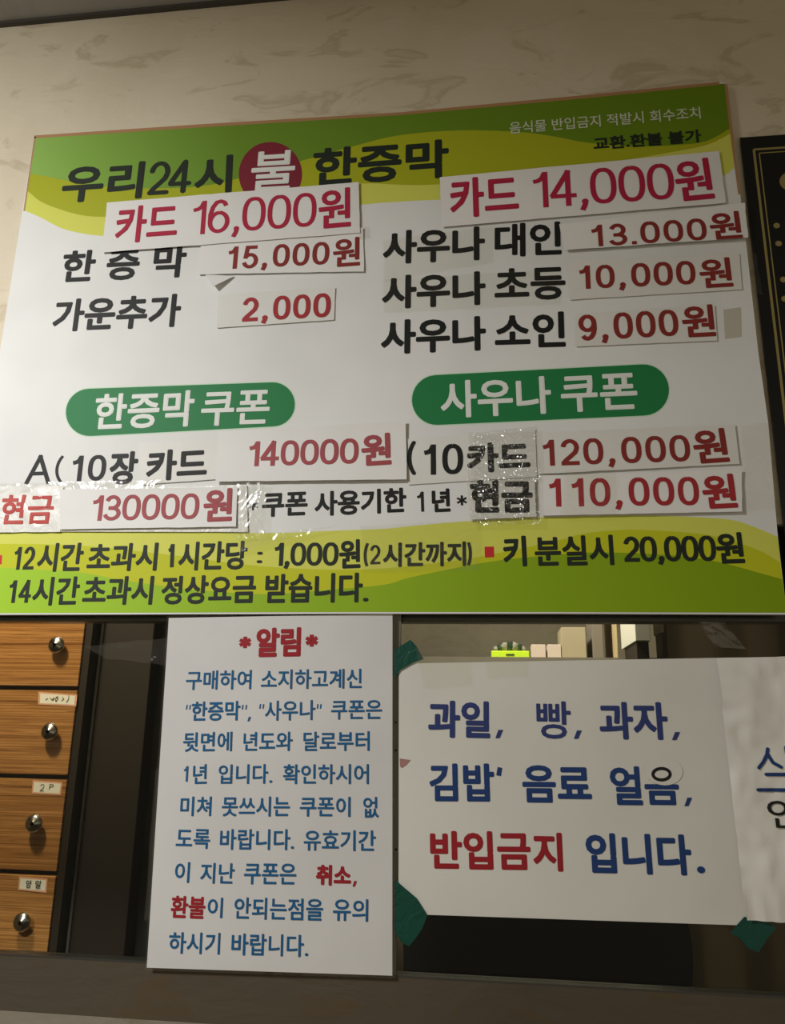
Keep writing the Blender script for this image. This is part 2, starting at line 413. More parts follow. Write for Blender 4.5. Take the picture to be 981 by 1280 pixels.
struct(box('wall_right', (2.2, 2.3, 0, 2.6, 0, ZC), M['booth_wall'], loc=(0,0,0)))
# window: two panes, a slim channel below, rail above, butt joint between the panes
win = struct(empty('window_1', (0, .004, zw)))
xj = (U(492, 1000, .004).x+U(495.5, 1000, .004).x)/2
box('glass', (x_l, xj-.0008, .0035, .0085, zw+.001, zt), M['glass'], win)
box('glass', (xj+.0008, x_r, .0035, .0085, zw+.001, zt), M['glass'], win)
box('window_channel', (x_l, x_r, -.0008, .0115, zw-.0005, zw+.0009), M['aludark'], win)
zrail = U(620, 777, .009).z
box('window_rail', (x_l, x_r, .0092, .030, zrail, zt), M['aludark'], win, bevel=.002)
box('joint_strip', (xj-.0042, xj+.0036, .0005, .0033, zw+.0022, zt-.02), M['alu'], win, bevel=.0006)
for yy in (903, 938, 1062, 1120):
    p = U(494, yy, 0); lathe('screw', [(.0008,-.0006),(.001,0),(.001,.001)], (p.x+.0004, .0002, p.z), M['blackpanel'], win, 8)
# ================================================================== PRICE BOARD
pb = empty('price_board', U(470, 767, YB)); pb.location.y = YB+.003
tag(pb, 'large white price board with green wave bands and black Korean lettering above the window', 'price board')
out = [(43,170),(150,163),(250,156),(380,148.5),(500,141),(620,131),(731,119.5),(820,110.5),(899,103),(904,102.5),(907,103.5),(909,106.5),(918,186),(925,243),(932,300),(947.6,440),(960,528),(971.6,666),(979.6,740),(983,768),(700,767),(450,767),(250,767.6),(0,768.4),(-53,769)]
prism('board_panel', list(reversed(px(out, YB))), YB, -.0021, M['board'], pb)
def band(name, pts, m, layer):
    P_ = list(reversed(px(pts, YB)))
    y = YB-.00005*layer
    o = obj(name, [(p[0], y, p[1]) for p in P_], [tuple(range(len(P_)))], m, pb)
    bm = bmesh.new(); bm.from_mesh(o.data); bmesh.ops.triangulate(bm, faces=bm.faces, ngon_method='EAR_CLIP'); bm.to_mesh(o.data); bm.free()
    for p in o.data.polygons:
        if p.normal.y > 0: p.flip()
    return o
def smooth(pts, n=4):
    o = []
    for i in range(len(pts)-1):
        p0 = pts[max(i-1, 0)]; p1 = pts[i]; p2 = pts[i+1]; p3 = pts[min(i+2, len(pts)-1)]
        for k in range(n):
            t = k/n
            o.append(tuple(.5*((2*p1[j])+(-p0[j]+p2[j])*t+(2*p0[j]-5*p1[j]+4*p2[j]-p3[j])*t*t+(-p0[j]+3*p1[j]-3*p2[j]+p3[j])*t**3) for j in (0,1)))
    return o+[pts[-1]]
top = [(43.5,172.5),(150,165.3),(250,158.2),(380,150.7),(500,143.2),(620,133.2),(731,121.7),(820,112.7),(899,105.2),(904,104.5),(906.5,107)]
cC = smooth([(30,263),(51,272),(76,285),(102,291.6),(127,294.7),(170,295),(230,290),(300,281),(380,267),(450,256),(548,249.6),(700,245),(820,240),(880,230),(904,220),(917.5,210)])
cB = smooth([(33.7,238),(51,252),(76,262),(102,269),(127,271),(170,270),(230,263),(300,252),(380,240),(450,229.5),(501,231),(548,230.5),(650,222),(760,204),(840,190),(884,181),(914.5,166)])
cA = smooth([(37,217),(60,221),(90,227),(130,233),(190,235.5),(250,233),(298,223),(377,201),(441,183),(500,169),(577,163),(654,165.5),(700,172),(731,178),(790,183),(850,181),(884,176),(911.5,161)])
band('printed_band', top+[(917.5,210)]+list(reversed(cC)), M['lemon'], 1)
band('printed_band', top+[(914.5,166)]+list(reversed(cB)), M['olive'], 2)
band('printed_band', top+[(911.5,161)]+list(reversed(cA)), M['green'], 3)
t1 = smooth([(-41,668),(0,665.5),(100,664),(250,665),(306,666),(357,666),(408,663.7),(480,661),(514,657.5),(577,652),(640,648),(700,646),(760,644.5),(815,644.5),(872,646.5),(915,650),(943.5,659),(972,671)])
t2 = smooth([(-43,684),(0,680),(100,682),(200,692),(330,708),(450,712),(560,702),(640,688),(700,675),(729,667),(775,662.5),(815,663),(886,669),(943.5,686),(974.5,703)])
t3 = smooth([(-46,710),(0,709.6),(51,712),(97,715),(153,725),(204,732.5),(250,738),(332,742.7),(408,737.6),(480,731),(510,722.5),(577,708.5),(628,700),(700,693),(757,690.5),(843,694.6),(900,703),(943.5,714.7),(977.3,724)])
bot = [(983,766),(700,765),(450,765),(250,765.6),(0,766.4),(-53,767)]
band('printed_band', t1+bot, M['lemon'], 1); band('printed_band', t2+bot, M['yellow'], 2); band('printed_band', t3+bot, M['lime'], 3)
# worn brown edging
band('edge_tape', [(43,169.5),(250,155.5),(500,140.5),(731,119),(899,102.5),(899,106),(731,123),(500,144),(250,159.5),(43,173)], M['rust'], 4)
band('edge_tape', [(43,171),(29.3,263.6),(31,264),(45,171)], M['rust'], 4)
band('edge_tape', [(905,104),(909,106),(925,243),(922.5,243),(914,180)], M['rust'], 4)
def stadium(c0, c1, r, grow=0):
    ang = math.atan2(c1[1]-c0[1], c1[0]-c0[0]); P_ = []
    for k in range(17): t = ang+math.pi/2+math.pi*k/16; P_.append((c0[0]+(r[0]+grow)*math.cos(t), c0[1]+(r[0]+grow)*math.sin(t)))
    for k in range(17): t = ang-math.pi/2+math.pi*k/16; P_.append((c1[0]+(r[1]+grow)*math.cos(t), c1[1]+(r[1]+grow)*math.sin(t)))
    return P_
for c0, c1, r in (((112,515.5),(341,505.5),(29.6,27.6)), ((546,500),(804,487.5),(31.2,32))):
    band('badge_outline', stadium(c0, c1, r, 1.3), M['palepill'], 1)
    band('badge', stadium(c0, c1, r), M['pill'], 2)
circ = [(338+39.6*math.cos(math.radians(t)), 218+40.5*math.sin(math.radians(t))) for t in range(0, 360, 10)]
band('round_emblem', circ, M['maroon'], 4)
def lt(m, *runs, par=pb, y=YB, surf=None, lift=.00030, name='lettering'):
    I = Ink(y, surf, lift)
    for r in runs:
        if r[0] == 'n': I.num(*r[1:6], **(r[6] if len(r) > 6 else {}))
        elif r[0] == ',': a, b, c, d = r[1]; w_ = b-a; I.poly(list(reversed(px([(a+.40*w_, c), (b, c), (a+.55*w_, d), (a, d)], y))))
        elif r[0] == 'l': I.line(px(r[1], y), r[2], caps=True)
        else: I.text(*r[1:])
    return I.build(m, par, name)
t_ = 't'; n_ = 'n'
rd = dict(caps=True)
lt(M['title'], (t_,'우리',(75,254.5),(177,248),46,2.4), (n_,'24',(183.5,244.5),(238,241),41.5,4.3,dict(caps=True,gap=.14)), (t_,'시',(242,245),(289.5,240.5),47,2.2))
lt(M['title'], (t_,'한증막',(390,234),(561,222),48,2.3))
lt(M['whiteink'], (t_,'불',(312,240.5),(367,237.5),50,1.4), lift=.0004)
lt(M['softwhite'], (t_,'음식물 반입금지 적발시 회수조치',(637,168),(876,148.5),15,.25), lift=.0004)
lt(M['title'], (t_,'교환.환불 불가',(742,188.5),(877,178),16.5,.75), lift=.0004)
lt(M['black'], (t_,'한 증 막',(75,354),(230.6,346.5),40,1.7))
lt(M['black'], (t_,'가운추가',(64,415.5),(224,408.5),41,1.7))
lt(M['black'], (t_,'사우나',(478,331),(606,325),42,1.9), (t_,'대인',(618,322),(702,319),42,1.7))
lt(M['black'], (t_,'사우나',(477,387),(607,381),42,1.9), (t_,'초등',(618,377),(707,374),41,1.7))
lt(M['black'], (t_,'사우나',(475.7,443.5),(607.5,438),43,1.9), (t_,'소인',(618.5,436),(707,433.5),44,1.7))
lt(M['whiteink'], (t_,'한증막',(116,538),(241,533),45,1.4), (t_,'쿠폰',(250,533),(336,530.5),43,1.2))
lt(M['whiteink'], (t_,'사우나',(551,523.5),(690,517),47,1.4), (t_,'쿠폰',(702,516),(798,512),46,1.3))
lt(M['black'], (n_,'A',(30.6,605.5),(62.4,604.5),36,3.1), (n_,'(',(66.8,603),(81.5,602),35,2.2), (n_,'10',(86,602),(131,600.5),32,3.3), (t_,'장',(135,606),(170,605),41,1.6))
lt(M['black'], (n_,'*',(310,638),(322,637.5),12,1.3), (t_,'쿠폰',(327,646.5),(384,644.5),30,1.1), (t_,'사용기한',(393,645.5),(508,640.5),31,1.1), (n_,'1',(520,640),(530,639.5),25,1.9), (t_,'년',(540,640.5),(563,639.5),29,1.1), (n_,'*',(571,632),(583.5,631.5),12.5,1.4))
lt(M['title'], (n_,'12',(14,712.5),(42,711.8),28.5,2.6), (t_,'시간',(45,715),(102,714.5),36,1.15), (t_,'초과시',(107.5,714.5),(195.5,713.5),35,1.15), (n_,'1',(207.7,709.5),(217,709),29,2.6), (t_,'시간당',(222,713.5),(308,712),36,1.15), (n_,':',(320.5,706),(327.5,706),21,2.2,rd), (n_,'1,000',(340,707.5),(422.5,707),29,2.7,dict(gap=.24)), (t_,'원',(423.7,711),(450.4,710),36,1.2), (n_,'(',(453.5,707.5),(462,707.5),31,1.9), (n_,'2',(462.5,705.5),(475.5,705),24,1.8), (t_,'시간까지',(478.5,709),(582.5,707.5),30.5,1.0), (n_,')',(582,706.5),(590,706.5),31,1.9))
lt(M['title'], (t_,'키',(629.7,709),(659,708),38.5,1.4), (t_,'분실시',(669,708.5),(768,706.5),38,1.2), (n_,'20,000',(780,702.5),(896,701.5),32,2.9,dict(gap=.24)), (t_,'원',(897,705),(931.5,704),39,1.3))
lt(M['title'], (n_,'14',(7.6,754),(38,753.5),28.5,2.6), (t_,'시간',(39,757.5),(97.6,756.5),36,1.15), (t_,'초과시',(102,756.5),(190,756),36,1.15), (t_,'정상요금',(200.5,756),(319,754),36,1.2), (t_,'받습니다',(330.6,754.5),(453,753),37,1.25), (n_,'.',(453.5,752),(460.5,752),6.5,2.8,rd))
band('bullet_square', [(605.5,683.5),(617,683.2),(617.5,696.5),(606,697)], M['redsq'], 5)
band('bullet_square', [(-9,694),(2.6,694),(2.2,705.3),(-9.4,705.5)], M['redsq'], 5)
band('tape_residue', [(904,387),(926,384),(927,421),(906,424)], M['ghost'], 2)
# ------------------------------------------------------------------ strips stuck on the board
def strip(cor, y, m, inkm, runs, label, bend=None, nx=26, nz=8, name='price_strip', cat='price strip', rag=.0004):
    o, sf = sheet(name, cor, y, m, bend, nx, nz, label, cat, rag=rag)
    for g in ([runs[:1], runs[1:]] if runs and runs[0][1] == '카드' and len(runs) > 1 else [runs] if runs else []):
        lt(inkm, *g, par=o, y=y, surf=sf, lift=.0003)
    return o
strip([(251.5,300),(454,285),(455,340),(248,344)], YP, M['paper'], M['darkred'],
      [(n_,'15,000',(282,337.5),(411,331),28.5,3.2), (t_,'원',(416,335),(450,332.5),36,1.2)],
      'narrow white strip reading 15,000원 in dark red under the 카드 16,000원 strip', wav(1, .0012, 3, 1, edge=.0016))
strip([(134,253.5),(448.3,228),(450,291.5),(127.5,316)], YP-.0012, M['paper'], M['crimson'],
      [(t_,'카드',(142.7,305.5),(220.4,300),46,1.6), (n_,'16,000',(237,294.5),(395,283),42,3.5,dict(gap=.22)), (t_,'원',(398,287),(438.6,283.5),49,1.4)],
      'large white strip reading 카드 16,000원 in crimson below the board title', wav(2, .0010, 3, 1.2, edge=.0006))
strip([(549.4,222),(898.7,189),(907,254),(552,284)], YP-.0012, M['paper'], M['crimson'],
      [(t_,'카드',(563,274),(649,267.5),50,1.8), (n_,'14,000',(664,261),(844,249),45,3.8,dict(gap=.22)), (t_,'원',(847,253),(893.6,248.5),52,1.6)],
      'large white strip reading 카드 14,000원 in crimson, right of the board title', wav(3, .0008, 3, 1.2, edge=.0003))
strip([(273,368),(419,359.5),(417.6,400),(271,410)], YP, M['paper_dull'], M['red'],
      [(n_,'2,000',(302,402.5),(413,396.5),30,3.4)], 'small strip reading 2,000 in red beside 가운추가', wav(4, .0006, 2, 1, edge=.0005))
strip([(699,281),(930.6,254),(934.8,298),(705,313.5)], YP-.0018, M['paper'], M['darkred'],
      [(n_,'13.000',(737.5,309.8),(884,301),28,3.1), (t_,'원',(888.6,301.5),(928,298.8),35,1.2)],
      'lifted white strip reading 13,000원 beside 사우나 대인, poking past the board edge', wav(5, .0012, 4, 1, edge=.0018))
strip([(709,326.5),(924,317),(927,362),(711.5,375)], YP, M['paper_dull'], M['darkred'],
      [(n_,'10,000',(722,362),(870,355.5),29.5,3.2), (t_,'원',(876,361),(916.6,358.5),37,1.25)],
      'strip reading 10,000원, second row of the right-hand price column', wav(6, .0006, 3, 1, edge=.0004))
strip([(718,392.7),(893,381),(896,426),(719,433.5)], YP, M['paper_dull'], M['darkred'],
      [(n_,'9,000',(723.7,426.8),(849,419.8),33,3.3), (t_,'원',(854,422.5),(895,420.5),40,1.35)],
      'strip reading 9,000원, lowest row of the right-hand price column', wav(7, .0006, 3, 1, edge=.0006))
strip([(174,554),(276,551),(272,599),(176,606)], YP, M['paper_dull'], M['black'],
      [(t_,'카드',(182,602),(258,598),38.5,1.7)], 'small patch reading 카드 in black after A(10장', wav(8, .0005, 2, 1, edge=.0003), 14, 6)
strip([(274,540),(507,526.6),(508.6,600),(270,602.5)], YP-.0014, M['paper'], M['faded'],
      [(n_,'140000',(308,583.5),(448,580),31.5,3.1,dict(gap=.26)), (t_,'원',(452,583.5),(489.5,581),40,1.5)],
      'thick white strip reading 140000원 below the left green badge', wav(9, .0016, 4, 1.2, edge=.0022))
strip([(-30,609),(79,608),(76,665),(-30,666)], YP-.0002, M['crumple'], M['softred'],
      [(t_,'현금',(-1,656),(65,655),37,1.1)], 'crinkled strip reading 현금 in red at the left end of the board', wav(10, .0018, 10, 4, edge=.0004), 30, 14)
strip([(74,612.7),(308,606),(310,665),(74,664.5)], YP-.0004, M['crumple'], M['red'], None,
      'crinkled taped backing strip behind the 130000원 strip', wav(11, .0010, 8, 3), name='backing_strip', cat='paper strip')
strip([(75,612),(297,609),(295,658.6),(75,662)], YP-.0018, M['paper'], M['faded'],
      [(n_,'130000',(112,651.5),(248,649),32,2.9,dict(gap=.24)), (t_,'원',(253.5,653),(290,651.5),41,1.5)],
      'white strip reading 130000원 at the lower left of the board', wav(12, .0015, 5, 1.3, edge=.0012))
strip([(509,549),(669,536.5),(671,596),(510,606)], YP, M['patch'], M['black'],
      [(n_,'(',(508,592),(523,591.5),42,2.8,rd), (n_,'10',(527,594),(579,592.5),38,3.5), (t_,'카드',(584,591.5),(663,588.5),37,1.9)],
      'taped label reading (10카드 in black left of 120,000원', wav(13, .0004, 8, 4), 40, 16)
o_, _ = sheet('price_label', [(582,603),(668,597),(670,646),(586,650)], YP-.0012, M['patch'], wav(14, .0008, 8, 4, edge=.0012), 20, 12,
      'small taped label reading 현금 in black left of 110,000원', 'price label', rag=.0006)
lt(M['black'], (t_,'현금',(587,641.5),(666,641),41,2.0), par=o_, y=YP-.0012, surf=_, lift=.0003)
strip([(670,541),(918.4,531),(924,580),(672,593)], YP-.0004, M['paper_dull'], M['darkred'],
      [(n_,'120,000',(676.6,583),(863.5,576.8),33,3.1), (t_,'원',(869,580.5),(912,577.5),43,1.4)],
      'strip reading 120,000원 under the right green badge', wav(15, .0008, 4, 1.5, edge=.0010))
strip([(673,595),(926.7,587),(927,640),(675,645)], YP-.0012, M['paper'], M['red'],
      [(n_,'110,000',(684,633.8),(874.5,632),35.5,3.2), (t_,'원',(880,637),(922,635),43,1.5)],
      'strip reading 110,000원 just above the green lower band', wav(16, .0014, 6, 2, edge=.0014))
# curled corner under the 15,000 strip
q = [U(256,343,YP-.0005), U(293,345,YP-.0005), U(266,358,YP-.006)]
tag(obj('paper_curl', [q[0], q[1], q[2], (q[2].x, q[2].y+.0004, q[2].z)], [(0,2,1),(0,1,3),(0,3,2),(1,2,3)], M['paper']),
    'curled loose paper corner hanging under the 15,000원 strip', 'paper')
# ------------------------------------------------------------------ clear tapes over the board
def tape(cor, y, label, m='film', amp=.0005, seed=1, nx=16, nz=8, cat='clear tape'):
    o, _ = sheet('clear_tape', cor, y, M[m], wav(seed, amp, 6, 4), nx, nz, label, cat, rag=.0012, film=True); return o
YT = YP-.0042
tape([(296,604),(334,603),(332,668),(300,673)], YT, 'crumpled clear tape beside the 130000원 strip, over *쿠폰', 'film2', .0016, 21)
tape([(292,668),(372,664),(430,655),(300,690)], YT-.0003, 'clear tape tail sagging over 시간당 : 1,000', 'film2', .001, 22)
tape([(586,541),(672,533),(676,600),(584,603)], YT, 'crinkled clear tape over the 카드 of the (10카드 label', 'film3', .0014, 23, 24, 16)
tape([(584,598),(674,595),(676,655),(588,657)], YT-.0002, 'crinkled clear tape over the 현금 label by 110,000원', 'film3', .0018, 24, 24, 16)
tape([(926,532),(966,528),(975,636),(930,640)], YP-.0006, 'dull clear tape right of 120,000원 at the board edge', 'film', .001, 25)
tape([(448,284),(462,284),(462,298),(449,300)], YP-.0008, 'scrap of clear tape right of the 카드 16,000원 strip', 'film2', .001, 26, 6, 6)
tape([(478,300),(617,283),(616,328),(480,352)], YP, 'old clear tape over 사우나 beside 대인', 'film', .0004, 27)
tape([(478,349),(700,336),(702,380),(480,392)], YP, 'old clear tape over 사우나 초등', 'film', .0004, 28)
tape([(706,588),(770,585),(770,645),(700,647)], YT, 'clear tape over the first figures of 110,000원', 'film', .0008, 29)
tape([(450,657),(602,650),(600,712),(452,716)], YP-.0002, 'flat clear tape over 시간까지 on the yellow band', 'film', .0004, 30)
tape([(932,314),(945,318),(952,368),(940,366)], YB+.001, 'grey tape flap between the price board and the black sign', 'film2', .0004, 31, 6, 8)
tape([(-5,604),(205,600),(205,614),(-5,616)], YP-.0006, 'clear tape edge along the foot of A(10장', 'film2', .0006, 32, 24, 4)
# ================================================================== BLACK SIGN
YS = -.0045
sg = empty('black_sign', U(1120, 900, YS))
tag(sg, 'black lacquered sign with gold double border, right of the price board', 'sign')
Ps = px([(925,172),(1180,158)], YS); x0 = U(925,172,YS).x; z1 = U(925,172,YS).z
box('sign_panel', (x0, x0+.42, YS, -.0022, 1.60, z1), M['signblack'], sg)
ga = U(942,187,YS); gb = U(948.8,191.5,YS)
def lined(xa, za, wd, nm='gold_border'):
    I = Ink(YS, None, .0001); xb = x0+.42-(xa-x0)
    for a, b in (((xa, za), (xb, za)), ((xa, za), (xa, 1.60+(z1-za))), ((xb, za), (xb, 1.60+(z1-za))), ((xa, 1.60+(z1-za)), (xb, 1.60+(z1-za)))): I.seg(a, b, wd)
    I.build(M['gold'], sg, nm)
lined(ga.x, ga.z, .0012); lined(gb.x, gb.z, .0006)
def disc_(pxy, r, m, nm, n=18):
    c = U(*pxy, YS); I = Ink(YS, None, .00015); I.disc((c.x, c.z), r, n=n); I.build(m, sg, nm)
disc_((989,227), .0112, M['gold'], 'gold_disc', 24)
for p in ((970.5,282),(973,304.5),(979,349.5),(980.5,373.5)): disc_(p, .0031, M['gold'], 'gold_dot', 12)
# ================================================================== NOTICES ON THE GLASS
YN = -.0055
o1, s1 = sheet('notice', [(211,772.5),(490.5,767.5),(490.3,1219.5),(183.5,1209.5)], YN, M['notice'], wav(41, .0006, 2, 2), 12, 18,
     'tall laminated notice headed *알림* in red with blue text, under the board', 'notice', rag=0)
sheet('lamination_margin', [(208.5,769.5),(493.2,764.5),(493.2,1223.0),(181.0,1213.0)], YN+.0006, M['film'], None, 2, 2, parent=o1, film=True)
B_ = .42
def N1(m, *r): lt(m, *r, par=o1, y=YN, surf=s1)
N1(M['redn'], (n_,'*',(299,810.5),(313.5,810),14.5,2.6), (t_,'알림',(319.6,821.5),(375.7,820.5),36.5,1.5), (n_,'*',(382,808.5),(397,808),15,2.6))
N1(M['blue'], (t_,'구매하여',(232,862.5),(314,861.5),24,B_), (t_,'소지하고계신',(326,861.5),(452,860.5),24.5,B_))
N1(M['blue'], (n_,'"',(231.5,901),(237.5,901),20,.8), (t_,'한증막',(239,901.5),(300,900.5),24.5,B_+.1), (n_,'"',(301.5,901),(308,901),20,.8), (',',(309.3,313.8,896,901.5)), (n_,'"',(323.5,900),(329.5,900),20,.8), (t_,'사우나',(331,901),(394,900),25,B_), (n_,'"',(395.5,900),(401.5,900),20,.8), (t_,'쿠폰은',(413.8,899.5),(477.4,899),24,B_))
N1(M['blue'], (t_,'뒷면에',(228.5,940),(290,939),24.5,B_), (t_,'년도와',(304,939),(365.5,938.5),24,B_), (t_,'달로부터',(379,939),(462,938.5),24.5,B_))
N1(M['blue'], (n_,'1',(228,977),(234.8,977),19.5,1.4), (t_,'년',(241,980),(258.5,979.5),24.5,B_), (t_,'입니다',(272.8,980),(335,979.5),24.5,B_), (n_,'.',(336.5,978.5),(340.5,978.5),4,1.8,rd), (t_,'확인하시어',(353.6,980),(461,980),25,B_))
N1(M['blue'], (t_,'미쳐',(225,1020),(264,1020),24.5,B_), (t_,'못쓰시는',(277,1020.5),(362,1020.5),25,B_), (t_,'쿠폰이',(374.6,1020.5),(438,1021),25,B_), (t_,'없',(454,1022),(473.5,1022),26,B_))
N1(M['blue'], (t_,'도록',(219.5,1060),(262,1061),24.5,B_), (t_,'바랍니다',(274.6,1062),(362.6,1062.5),26,B_), (n_,'.',(363.5,1061),(367.5,1061),4,1.8,rd), (t_,'유효기간',(379.6,1063),(469.6,1064),26,B_))
N1(M['blue'], (t_,'이',(218,1103),(236.5,1103.5),26,B_), (t_,'지난',(250,1104),(292.7,1105),26,B_), (t_,'쿠폰은',(304.8,1105),(370,1106),26.5,B_))
N1(M['redn'], (t_,'취소',(394.8,1106.5),(438.7,1107.5),26,1.05), (',',(440.5,446,1101,1108)))
N1(M['redn'], (t_,'환불',(213,1147),(256,1148.5),28,.7))
N1(M['blue'], (t_,'이',(259,1147),(278,1147.5),25.5,B_), (t_,'안되는점을',(292.5,1148.5),(403.6,1151),27.5,B_), (t_,'유의',(416,1150.5),(460,1152),28,B_))
N1(M['blue'], (t_,'하시기',(210.6,1191.5),(274.8,1193),27,B_), (t_,'바랍니다',(289,1193.5),(379.5,1196),27.5,B_), (n_,'.',(381,1195),(385.5,1195),4.5,1.9,rd))
# white notice, landscape
o2, s2 = sheet('notice', [(498.5,829.5),(905,822.2),(934,1156.8),(498,1142.2)], YN, M['notice_b'], wav(42, .0008, 2, 2), 14, 12,
     'wide white notice on the glass banning outside food, in large blue and red text', 'notice', rag=0)
def N2(m, *r, **k): lt(m, *r, par=o2, y=YN, surf=s2, **k)
N2(M['navy'], (t_,'과일',(535,921.5),(612.5,923.5),46.5,1.5), (',',(619,628.5,912.3,922.6)))
N2(M['navy'], (t_,'빵',(671,923),(714,924),47,0.7), (',',(717,726.8,913,923.5)))
N2(M['navy'], (t_,'과자',(750,924),(836,925),47,1.4), (',',(839.5,849.6,915,925)))
N2(M['navy2'], (t_,'김밥',(537,1001.5),(618.6,1002),47.5,1.4), (n_,"'",(621.5,992),(629,992),33,2.7), (t_,'음료',(653.6,1003),(740,1004),47,1.4), (t_,'얼',(764,1006),(803.5,1006.5),48.5,1.3), (t_,'음',(807,1006),(850,1006.5),47,1.3), (',',(855,864.5,997,1007.5)))
N2(M['redn'], (t_,'반입금',(538,1086),(664,1087.5),48,1.4), (t_,'지',(667,1088.5),(704,1089.5),48.5,1.4))
N2(M['navy2'], (t_,'입니다',(733.5,1091.5),(866,1094.5),51,1.5), (n_,'.',(871.5,1091.5),(881,1091.5),9.5,4.3,rd))
# round correction sticker on the 음
I = Ink(YN, s2, .0005); c = U(829,963.5,YN); I.disc((c.x, c.z), .0155, .0115, 24); st = I.build(M['notice_b'], o2, 'correction_sticker')
I = Ink(YN, s2, .0006)
P_ = [(p[0], p[1]) for p in px([(826.5+10.8*math.cos(math.radians(t)), 967.7+7.2*math.sin(math.radians(t))) for t in range(0, 361, 20)], YN)]
I.line(P_, .0013, caps=True); I.build(M['black'], st)
I = Ink(YN, s2, .0003); I.poly(list(reversed(px([(499.5,948),(513,950),(508,956),(502,960),(500,958)], YN)))); I.build(mat('red scuff', (.34,.17,.15), .5), o2, 'red_scuff')
# creased right-hand notice
def crease(u, v):
    return .0012+.0055*abs(noise.noise(Vector((u*6+3, v*4+u*2, 4))))+.0030*abs(noise.noise(Vector((u*17+v*5, v*9-u*4, 9))))+.0006*v*v
o3, s3 = sheet('notice', [(894.6,823),(1300,815),(1335,1172),(931.7,1149.5)], YN-.0012, M['notice_c'], crease, 60, 50,
     'creased white notice cut off by the right edge of the photograph', 'notice', rag=.0006)
P3 = lambda pts: ('l', pts, .00135)
lt(M['navy2'], P3([(958,936),(957,943),(952,953),(946.5,959.5)]), P3([(958,943),(964,953),(974,958.5)]), P3([(955.5+i*5,967.7) for i in range(11)]), P3([(945.5+i*5,987) for i in range(13)]), P3([(980.5,934),(981,941)]), par=o3, y=YN-.0012, surf=s3, lift=.0009)
lt(M['black'], (t_,'연',(960,1034),(1002,1035),36,.15), par=o3, y=YN-.0012, surf=s3, lift=.0009)
# green tapes
def gtape(pts, y, label):
    P_ = list(reversed(px(pts, y))); n = len(P_)
    o = prism('green_tape', P_, y-.0004, y, M['greentape']); tag(o, label, 'tape'); return o
gtape([(493,812),(513,799.8),(520,807),(529.5,824),(515,829),(500,837.5),(493,848)], YN-.0014, 'green tape on the upper left corner of the food notice')
gtape([(494,1099),(500,1105),(520,1122),(534,1144),(528,1160),(520,1172),(511,1183),(500,1176),(493.5,1163)], YN-.0014, 'green tape on the lower left corner of the food notice')
gtape([(913,1166),(921,1156),(930,1146),(957,1150),(969.5,1160),(958,1174),(947.6,1190.5),(934,1185),(925,1173)], YN-.0006, 'green tape under the creased notice at the lower right')
# films taped on the glass
tape([(104,808),(214,797),(214,832),(132,823)], -.0012, 'thin clear tape stretched over the glass left of the tall notice', 'film', .0012, 51)
tape([(194,962),(207,958),(195,1150),(180,1150)], -.0012, 'loose clear film strip along the left side of the tall notice', 'film', .0010, 52)
tape([(520,812),(586,808),(590,858),(528,860)], YN-.0016, 'clear tape patch on the top edge of the food notice', 'film', .0008, 53)
tape([(607,820),(660,818),(660,846),(608,848)], YN-.0016, 'second clear tape patch on the top edge of the food notice', 'film', .0004, 54)
tape([(872,778),(905,778),(932,812),(893,808)], -.0016, 'crumpled clear tape on the glass above the creased notice', 'film2', .0020, 55)
# ================================================================== BEHIND THE GLASS
YC = .55
xr = U(98, 850, YC).x; xl = xr-.62
zg = [U(50, v, YC).z for v in (736, 860, 971, 1091.5, 1214)]
cb = empty('drawer_cabinet', ((xl+xr)/2, YC+.2, 0)); tag(cb, 'drawer cabinet with striped wood fronts behind the glass', 'cabinet')
xc = U(107, 850, YC).x
V, F = [], []
for b in ((xl-.02, xl-.001, YC+.004, YC+.42, 0, zg[0]+.03), (xr+.001, xc, YC+.004, YC+.42, 0, zg[0]+.03), (xl-.001, xr+.001, YC+.018, YC+.42, 0, zg[0]+.03)):
    v, f = boxg(*b); k = len(V); V += v; F += [tuple(k+i for i in q) for q in f]
obj('carcass', V, F, M['carcass'], cb)
zz = list(zg); st_h = zg[3]-zg[4]
while zz[-1]-st_h > .05: zz.append(zz[-1]-st_h)
knob_px = [(70,806), (61.5,914.5), (42,1029.5), (27,1153)]
lab_px = [None, [(48,864.5),(96.5,868.5),(95,883),(47.5,880.5)], [(41,975),(78,978),(76,994),(39.5,992)], [(24,1095.5),(59.5,1098.5),(58,1116),(22.5,1112.5)]]
